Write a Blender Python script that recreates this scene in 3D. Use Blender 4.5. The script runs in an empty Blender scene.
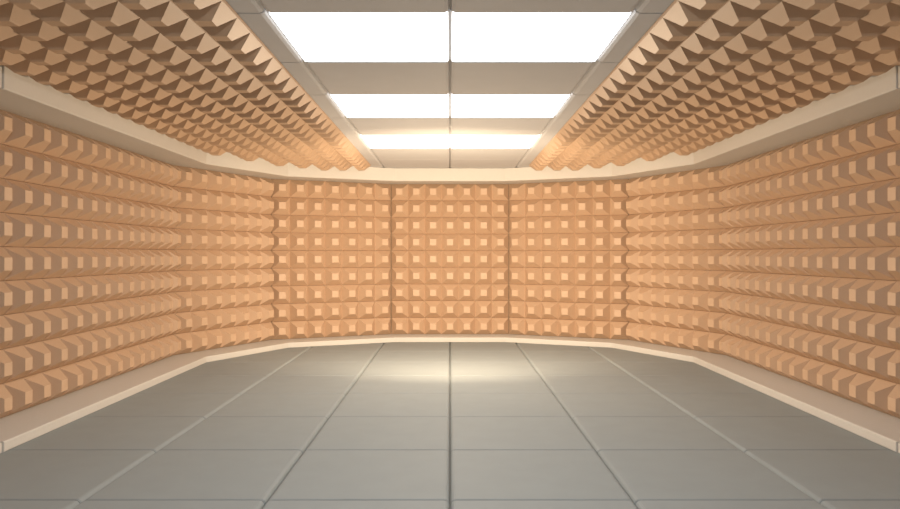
import bpy, bmesh, math
from mathutils import Vector

C = bpy.context.scene.collection
P = 0.25                       # pitch of one foam pyramid, metres
H = 5.056 * P                  # eye height
NEAR = -4.0                    # room end behind the camera, in pitches
ZL, ZT, ZC = 0.28, 9.28, 10.03 # ledge top, top trim underside, ceiling (pitches)
D0 = 43.0                      # depth of the centre back panel's valley plane
A1, A2 = math.radians(24), math.radians(63.6)
TILE = 3.8
ROW0 = 41.45                   # a row seam of the tile grid
OUT = 1.68                     # ledge overhang in front of the foam valleys
SLAB = 0.12                    # foam backing thickness

# ---------------------------------------------------------------- materials
def mat(name, col, rough=0.7, spec=0.3, bump=0.0, scale=60.0, var=0.0):
    m = bpy.data.materials.new(name); m.use_nodes = True
    nt = m.node_tree; b = nt.nodes['Principled BSDF']
    b.inputs['Base Color'].default_value = (*col, 1)
    b.inputs['Roughness'].default_value = rough
    b.inputs['Specular IOR Level'].default_value = spec
    tc = nt.nodes.new('ShaderNodeTexCoord')
    n = nt.nodes.new('ShaderNodeTexNoise'); n.inputs['Scale'].default_value = scale
    n.inputs['Detail'].default_value = 3
    nt.links.new(tc.outputs['Object'], n.inputs['Vector'])
    if var:
        r = nt.nodes.new('ShaderNodeValToRGB')
        r.color_ramp.elements[0].position = .3; r.color_ramp.elements[1].position = .7
        r.color_ramp.elements[0].color = (*[c * (1 - var) for c in col], 1)
        r.color_ramp.elements[1].color = (*[min(1, c * (1 + var)) for c in col], 1)
        nt.links.new(n.outputs['Fac'], r.inputs['Fac'])
        nt.links.new(r.outputs['Color'], b.inputs['Base Color'])
    if bump:
        bp = nt.nodes.new('ShaderNodeBump'); bp.inputs['Strength'].default_value = bump
        bp.inputs['Distance'].default_value = .002
        nt.links.new(n.outputs['Fac'], bp.inputs['Height'])
        nt.links.new(bp.outputs['Normal'], b.inputs['Normal'])
    return m

M_FOAM = mat('foam', (0.49, 0.335, 0.22), 0.55, 0.3, 0.25, 220, 0.03)
M_TRIM = mat('trim_paint', (0.54, 0.51, 0.465), 0.7, 0.1, 0.0, 40, 0.015)
M_FLOOR = mat('floor_tile', (0.27, 0.29, 0.287), 0.75, 0.04, 0.0, 5, 0.02)
M_CEIL = mat('ceiling_tile', (0.50, 0.488, 0.482), 0.8, 0.05, 0.0, 5, 0.015)
M_WALL = mat('wall_board', (0.45, 0.33, 0.22), 0.9, 0.1, 0.0, 20, 0.03)
M_JOINT = mat('joint', (0.05, 0.05, 0.05), 0.9, 0.1, 0.0, 20, 0.03)
def emit(name, col, s):
    m = bpy.data.materials.new(name); m.use_nodes = True
    nt = m.node_tree; nt.nodes.clear()
    o = nt.nodes.new('ShaderNodeOutputMaterial'); e = nt.nodes.new('ShaderNodeEmission')
    e.inputs['Color'].default_value = (*col, 1); e.inputs['Strength'].default_value = s
    nt.links.new(e.outputs[0], o.inputs['Surface'])
    return m
M_LIGHT = emit('diffuser', (0.97, 0.99, 1.0), 4.2)

# ---------------------------------------------------------------- helpers
def W(x, d, z):
    return Vector((x * P, d * P, z * P))

def link(name, bm, m, parent=None, origin=None, normals=True):
    if normals:
        bmesh.ops.recalc_face_normals(bm, faces=bm.faces[:])
    o0 = Vector(origin) if origin is not None else Vector((0, 0, 0))
    if origin is not None:
        bmesh.ops.translate(bm, verts=bm.verts[:], vec=-o0)
    me = bpy.data.meshes.new(name); bm.to_mesh(me); bm.free()
    me.materials.append(m)
    o = bpy.data.objects.new(name, me); C.objects.link(o)
    o.location = o0
    if parent:
        o.parent = parent; o.location = o0 - parent.location if origin is not None else (0, 0, 0)
    return o

def tag(o, label, cat, group=None):
    o['label'] = label; o['category'] = cat
    if group: o['group'] = group
    return o

def structure(o):
    o['kind'] = 'structure'; return o

def box(bm, x0, x1, d0, d1, z0, z1, bevel=0.0, seg=3):
    t = bmesh.new()
    vs = [t.verts.new(W(x, d, z)) for z in (z0, z1) for d in (d0, d1) for x in (x0, x1)]
    for f in ((0, 2, 3, 1), (4, 5, 7, 6), (0, 1, 5, 4), (2, 6, 7, 3), (0, 4, 6, 2), (1, 3, 7, 5)):
        t.faces.new([vs[i] for i in f])
    if isinstance(bevel, tuple):            # (sides along the room, sides across it)
        along = [e for e in t.edges if abs(e.verts[0].co.y - e.verts[1].co.y) > 1e-4]
        bmesh.ops.bevel(t, geom=along, offset=bevel[0] * P, segments=seg, profile=.5, affect='EDGES')
        t.normal_update()
        ends = [e for e in t.edges if abs(e.verts[0].co.y - e.verts[1].co.y) < 1e-5
                and any(abs(f.normal.y) > .9 for f in e.link_faces)]
        bmesh.ops.bevel(t, geom=ends, offset=bevel[1] * P, segments=min(seg, 2), profile=.5, affect='EDGES')
    elif bevel:
        bmesh.ops.bevel(t, geom=t.edges[:], offset=bevel * P, segments=seg, profile=.5, affect='EDGES')
    for f in t.faces: f.smooth = False
    merge(bm, t)

def merge(bm, t):
    mp = {v: bm.verts.new(v.co) for v in t.verts}
    for f in t.faces:
        g = bm.faces.new([mp[v] for v in f.verts]); g.smooth = f.smooth
    t.free()

def foam(name, origin, u, v, n, cells, h=0.47, tip=0.37, slab=SLAB, cut='v', half=0.009):
    """one foam sheet of truncated pyramids; origin = corner in pitches, cells = set of (i, j)"""
    bm = bmesh.new(); back = {}
    u, v, n = Vector(u), Vector(v), Vector(n); O = Vector(origin)
    def bv(i, j):
        if (i, j) not in back:
            back[i, j] = bm.verts.new((O + u * i + v * j - n * slab) * P)
        return back[i, j]
    def lv(i, j):
        if (i, j) not in deep:
            deep[i, j] = bm.verts.new((O + u * i + v * j - n * slab * .8) * P)
        return deep[i, j]
    deep = {}
    a, b = .5 - tip / 2, .5 + tip / 2
    for i, j in cells:
        # a hairline cut runs between neighbouring rows of pyramids
        su, sv = (half, 0) if cut == 'u' else (0, half)
        base = [bm.verts.new((O + u * p + v * q) * P) for p, q in
                ((i + su, j + sv), (i + 1 - su, j + sv), (i + 1 - su, j + 1 - sv), (i + su, j + 1 - sv))]
        low = [lv(i, j), lv(i + 1, j), lv(i + 1, j + 1), lv(i, j + 1)]
        for k in ((0, 2) if cut == 'v' else (1, 3)):
            bm.faces.new((base[(k + 1) % 4], base[k], low[k], low[(k + 1) % 4]))
        top = [bm.verts.new((O + u * (i + s) + v * (j + t) + n * h) * P)
               for s, t in ((a, a), (b, a), (b, b), (a, b))]
        bm.faces.new(top)
        for k in range(4):
            bm.faces.new((base[k], base[(k + 1) % 4], top[(k + 1) % 4], top[k]))
        bm.faces.new([bv(i, j), bv(i, j + 1), bv(i + 1, j + 1), bv(i + 1, j)])
        for (di, dj), (p, q) in {(0, -1): ((i, j), (i + 1, j)), (1, 0): ((i + 1, j), (i + 1, j + 1)),
                                 (0, 1): ((i + 1, j + 1), (i, j + 1)), (-1, 0): ((i, j + 1), (i, j))}.items():
            if (i + di, j + dj) not in cells:
                bm.faces.new((lv(*p), bv(*p), bv(*q), lv(*q)))
    return bm

# ---------------------------------------------------------------- plan of the room
c1 = Vector((3.5, D0)); dir1 = Vector((math.cos(A1), -math.sin(A1)))
c2 = c1 + dir1 * 7; dir2 = Vector((math.cos(A2), -math.sin(A2)))
c3 = c2 + dir2 * 6.85
XS = c3.x
plan = [Vector((XS, NEAR)), c3, c2, c1]
plan = plan + [Vector((-p.x, p.y)) for p in reversed(plan)]     # right near -> right ... -> left near

def offset(pts, k):
    """polyline moved by k pitches towards the room's inside (k<0: outwards)"""
    out = []
    for i, p in enumerate(pts):
        ns = []
        for a, b in ((i - 1, i), (i, i + 1)):
            if a >= 0 and b < len(pts):
                t = (pts[b] - pts[a]).normalized(); ns.append(Vector((-t.y, t.x)))
        if len(ns) == 1: out.append(p + ns[0] * k)
        else:
            m = (ns[0] + ns[1]).normalized(); out.append(p + m * (k / m.dot(ns[0])))
    return out

def cut(pts, d):
    """the part of an offset polyline deeper than d (side runs shortened)"""
    q = [p.copy() for p in pts]; q[0].y = d; q[-1].y = d
    return q

def sweep(name, inner, outer, z0, z1, m, bevel=0.035):
    bm = bmesh.new(); n = len(inner); V = []
    for i in range(n):
        a, b = inner[i], outer[i]
        V.append([bm.verts.new(W(a.x, a.y, z0)), bm.verts.new(W(a.x, a.y, z1)),
                  bm.verts.new(W(b.x, b.y, z1)), bm.verts.new(W(b.x, b.y, z0))])
    for i in range(n - 1):
        for k in range(4):
            bm.faces.new((V[i][k], V[i][(k + 1) % 4], V[i + 1][(k + 1) % 4], V[i + 1][k]))
    bm.faces.new(V[0]); bm.faces.new(list(reversed(V[-1])))
    bmesh.ops.recalc_face_normals(bm, faces=bm.faces[:])
    if bevel:
        es = []
        for i in range(n):
            for k in (0, 1):
                if i < n - 1:
                    es.append(bm.edges.get((V[i][k], V[i + 1][k])))
        es.append(bm.edges.get((V[0][0], V[0][1]))); es.append(bm.edges.get((V[-1][0], V[-1][1])))
        bmesh.ops.bevel(bm, geom=es, offset=bevel * P, segments=3, profile=.5, affect='EDGES')
    return structure(link(name, bm, m))

plan = offset(plan, -.13)                           # the foam's valley line
c3, c2, c1 = plan[1:4]; XS = c3.x
inn, ext = offset(plan, OUT), offset(plan, -SLAB)
JD = ROW0 - 6 * TILE - .3                                # joint of the side runs (18.65)
g = 0.03
for base, z0, z1 in (('baseboard', 0.0, ZL), ('trim', ZT, ZC)):
    nm = (lambda s, k: f'baseboard_{s}' if base == 'baseboard' else f'trim_{k}')
    sweep(nm('back', 1), cut(inn, JD + g), cut(ext, JD + g), z0, z1, M_TRIM)
    for s, k, sg in (('left', 2, -1), ('right', 3, 1)):
        xi, xo = sg * (XS - OUT), sg * (XS + SLAB)
        bm = bmesh.new()
        box(bm, min(xi, xo), max(xi, xo), NEAR, JD - g, z0, z1, 0.035)
        structure(link(nm(s, k), bm, M_TRIM))

# walls behind the foam
wo = offset(plan, -SLAB - .5)
def wall(name, i):
    a, b = ext[i], ext[i + 1]; m = (a + b) / 2; t = (b - a).normalized()
    bm = bmesh.new(); V = []
    for p in (ext[i], wo[i], wo[i + 1], ext[i + 1]):
        d = p - m; x, y = d.dot(t), d.dot(Vector((-t.y, t.x)))
        V.append([bm.verts.new(W(x, y - .02, z)) for z in (0, ZC)])
    for k in range(4):
        p, q = V[k], V[(k + 1) % 4]
        bm.faces.new((p[0], p[1], q[1], q[0]))
    bm.faces.new([v[0] for v in V]); bm.faces.new([v[1] for v in V])
    o = link(name, bm, M_WALL); o.location = W(m.x, m.y, 0); o.rotation_euler.z = math.atan2(t.y, t.x)
    structure(o)
for i, nm in enumerate(('right', 'right_corner', 'back_right', 'back', 'back_left', 'left_corner', 'left')):
    wall(f'wall_{nm}', i)

# ---------------------------------------------------------------- floor and ceiling of bevelled tiles
GAP = 0.009
rows = [(ROW0 - TILE * (k + 1), ROW0 - TILE * k) for k in range(-1, 12)]
rows = [(max(a, NEAR), b) for a, b in rows if b > NEAR]
cols = [(-XS - .6, -2 * TILE), (-2 * TILE, -TILE), (-TILE, 0), (0, TILE), (TILE, 2 * TILE), (2 * TILE, XS + .6)]
bm = bmesh.new()
for a, b in rows:
    for x0, x1 in cols:
        box(bm, x0 + GAP, x1 - GAP, a + .001, b - .001, -.5, 0, (0.115, 0.05), 4)
box(bm, -XS - .6, XS + .6, NEAR, ROW0 + TILE, -.9, -.3)
structure(link('floor', bm, M_FLOOR))

LIT = [ROW0 - TILE * k for k in (3, 5, 7)]            # far edge... rows whose near seam is here get lights
bm = bmesh.new()
lights = []
for a, b in rows:
    for x0, x1 in cols:
        lit = abs(x0 + x1) < TILE * 1.1 and any(abs(a - l) < .1 for l in LIT + [ROW0 - 9 * TILE, ROW0 - 11 * TILE])
        if lit:
            lights.append((x0, x1, a, b)); continue
        box(bm, x0 + GAP, x1 - GAP, a + .006, b - .006, ZC, ZC + .5, (0.11, 0.03), 2)
box(bm, -XS - .6, XS + .6, NEAR, ROW0 + TILE, ZC + .35, ZC + .9)
structure(link('ceiling', bm, M_CEIL))

for x0, x1, a, b in lights:
    k = round((ROW0 - a) / TILE)
    which = {3: 'far', 5: 'middle', 7: 'near', 9: 'overhead', 11: 'overhead'}[k]
    side = 'left' if x0 < -1 else 'right'
    c = W((x0 + x1) / 2, (a + b) / 2, ZC)
    r = bpy.data.objects.new('ceiling_light', None); C.objects.link(r); r.location = c
    r.empty_display_size = .2
    lab = {'overhead': f'glowing white ceiling panel {side} of the centre seam, overhead outside the view',
           'far': f'glowing white ceiling panel {side} of the centre seam, nearest the back wall',
           'middle': f'glowing white ceiling panel {side} of the centre seam, in the middle lit row',
           'near': f'largest-looking glowing white ceiling panel {side} of the centre seam, nearest the viewer'}[which]
    tag(r, lab, 'ceiling light', 'glowing ceiling panels')
    bm = bmesh.new()
    box(bm, x0 + GAP, x1 - GAP, a + GAP, b - GAP, ZC + .06, ZC + .34, 0.03)
    link('housing', bm, M_CEIL, r, c)
    bm = bmesh.new()
    box(bm, x0 + .05, x1 - .05, a + .05, b - .05, ZC + .005, ZC + .075, 0.02)
    d = link('diffuser', bm, M_LIGHT, r, c)
    d['label'] = 'glowing white diffuser'

# ---------------------------------------------------------------- foam panels
Z = Vector((0, 0, 1))
def wall_foam(p, q, n, label):
    """sheet from plan point p to q (p on the left as seen from the room), n columns"""
    t = (q - p).normalized()
    if n == 7: p, q = p + t * .022, q - t * .022         # clear of the neighbouring sheets
    cells = {(i, j) for i in range(n) for j in range(9)}
    L = (q - p).length
    bm = foam('acoustic_foam_panel', (-L / 2, 0, .003), (L / n, 0, 0), (0, 0, 1), (0, -1, 0), cells)
    m = (p + q) / 2
    o = link('acoustic_foam_panel', bm, M_FOAM)
    o.location = W(m.x, m.y, ZL); o.rotation_euler.z = math.atan2(t.y, t.x)
    return tag(o, label, 'acoustic foam', 'pyramid foam panels lining the walls')
NC = int(c3.y - NEAR)
L3, L2, L1 = (Vector((-c.x, c.y)) for c in (c3, c2, c1))
wall_foam(Vector((-XS, c3.y - NC)), L3, NC, 'long orange pyramid foam panel along the straight left side wall')
wall_foam(L3, L2, 7, 'orange pyramid foam panel on the steeply angled wall at the left corner')
wall_foam(L2, L1, 7, 'orange pyramid foam panel left of the middle panel on the back wall')
wall_foam(L1, c1, 7, 'orange pyramid foam panel in the middle of the back wall, facing straight on')
wall_foam(c1, c2, 7, 'orange pyramid foam panel right of the middle panel on the back wall')
wall_foam(c2, c3, 7, 'orange pyramid foam panel on the steeply angled wall at the right corner')
wall_foam(c3, Vector((XS, c3.y - NC)), NC, 'long orange pyramid foam panel along the straight right side wall')

CX, CV = 4.38, 9.96            # inner edge and valley height of the ceiling foam
def depth_limit(x):
    """depth of the top trim's front at |x|"""
    pts = inn[1:4]
    for a, b in ((inn[1], inn[2]), (inn[2], inn[3])):
        if b.x <= x <= a.x:
            return a.y + (b.y - a.y) * (x - a.x) / (b.x - a.x)
    return inn[3].y if x < inn[3].x else inn[1].y
CD = 40.9
for sg, side in ((-1, 'left'), (1, 'right')):
    cells = set()
    for i in range(7):
        for j in range(45):
            far = CD - j
            if far - 1 < NEAR: break
            if far <= min(depth_limit(CX + i), depth_limit(CX + i + 1)) + .35:
                cells.add((i, j))
    bm = foam('ceiling_foam_panel', (sg * CX, CD, CV), (sg, 0, 0), (0, -1, 0), (0, 0, -1), cells, h=.29, tip=.335, cut='u', half=.02, slab=ZC - CV - .012)
    o = link('ceiling_foam_panel', bm, M_FOAM, None, W(sg * (CX + 3.5), 20, ZC))
    tag(o, f'orange pyramid foam panel hanging on the ceiling {side} of the light panels', 'acoustic foam',
        'pyramid foam panels on the ceiling')

# ---------------------------------------------------------------- light, world, camera
def omni(name, loc, const, linear, col):
    """point lamp whose light fades more slowly than the inverse square"""
    E = const * 12 + linear * 3.5                   # nominal power, so that the lamps are sampled fairly
    l = bpy.data.lights.new(name, 'POINT'); l.energy = E; l.color = col; l.shadow_soft_size = .01
    l.use_nodes = True; nt = l.node_tree
    e = next(n for n in nt.nodes if n.type == 'EMISSION')
    f1 = nt.nodes.new('ShaderNodeLightFalloff'); f1.inputs['Strength'].default_value = const / E
    f2 = nt.nodes.new('ShaderNodeLightFalloff'); f2.inputs['Strength'].default_value = linear / E
    a = nt.nodes.new('ShaderNodeMath'); a.operation = 'ADD'
    nt.links.new(f1.outputs['Constant'], a.inputs[0]); nt.links.new(f2.outputs['Linear'], a.inputs[1])
    nt.links.new(a.outputs[0], e.inputs['Strength'])
    o = bpy.data.objects.new(name, l); C.objects.link(o); o.location = loc
    return o
omni('room_lamp', W(0, 29, 5.0), 15, 40, (1.0, 0.79, 0.56))
omni('near_fill', W(0, 1, 9.3), 0, 31, (0.94, 0.98, 1.0))  # added cool fill near the camera end
l = bpy.data.lights.new('back_fill_spot', 'SPOT'); l.energy = 500; l.color = (1.0, 0.79, 0.55)  # added warm spot without a fixture, brightens the back wall
l.shadow_soft_size = .01; l.spot_size = math.radians(140); l.spot_blend = 1.0
o = bpy.data.objects.new('back_fill_spot', l); C.objects.link(o); o.location = W(0, 26, 5.0)
o.rotation_euler = (math.pi / 2, 0, 0)

w = bpy.data.worlds.new('world'); bpy.context.scene.world = w; w.use_nodes = True
w.node_tree.nodes['Background'].inputs['Color'].default_value = (.85, .94, 1, 1)
w.node_tree.nodes['Background'].inputs['Strength'].default_value = 0.3

cam = bpy.data.cameras.new('camera'); co = bpy.data.objects.new('camera', cam); C.objects.link(co)
cam.sensor_width = 36; cam.lens = 720 / 900 * 36; cam.clip_start = .02
co.location = (0, 0, H); co.rotation_euler = (math.pi / 2, 0, 0)
sc = bpy.context.scene; sc.camera = co
vs = sc.view_settings
vs.view_transform = 'Standard'; vs.look = 'None'; vs.gamma = 1; vs.use_curve_mapping = False; vs.exposure = 0.0
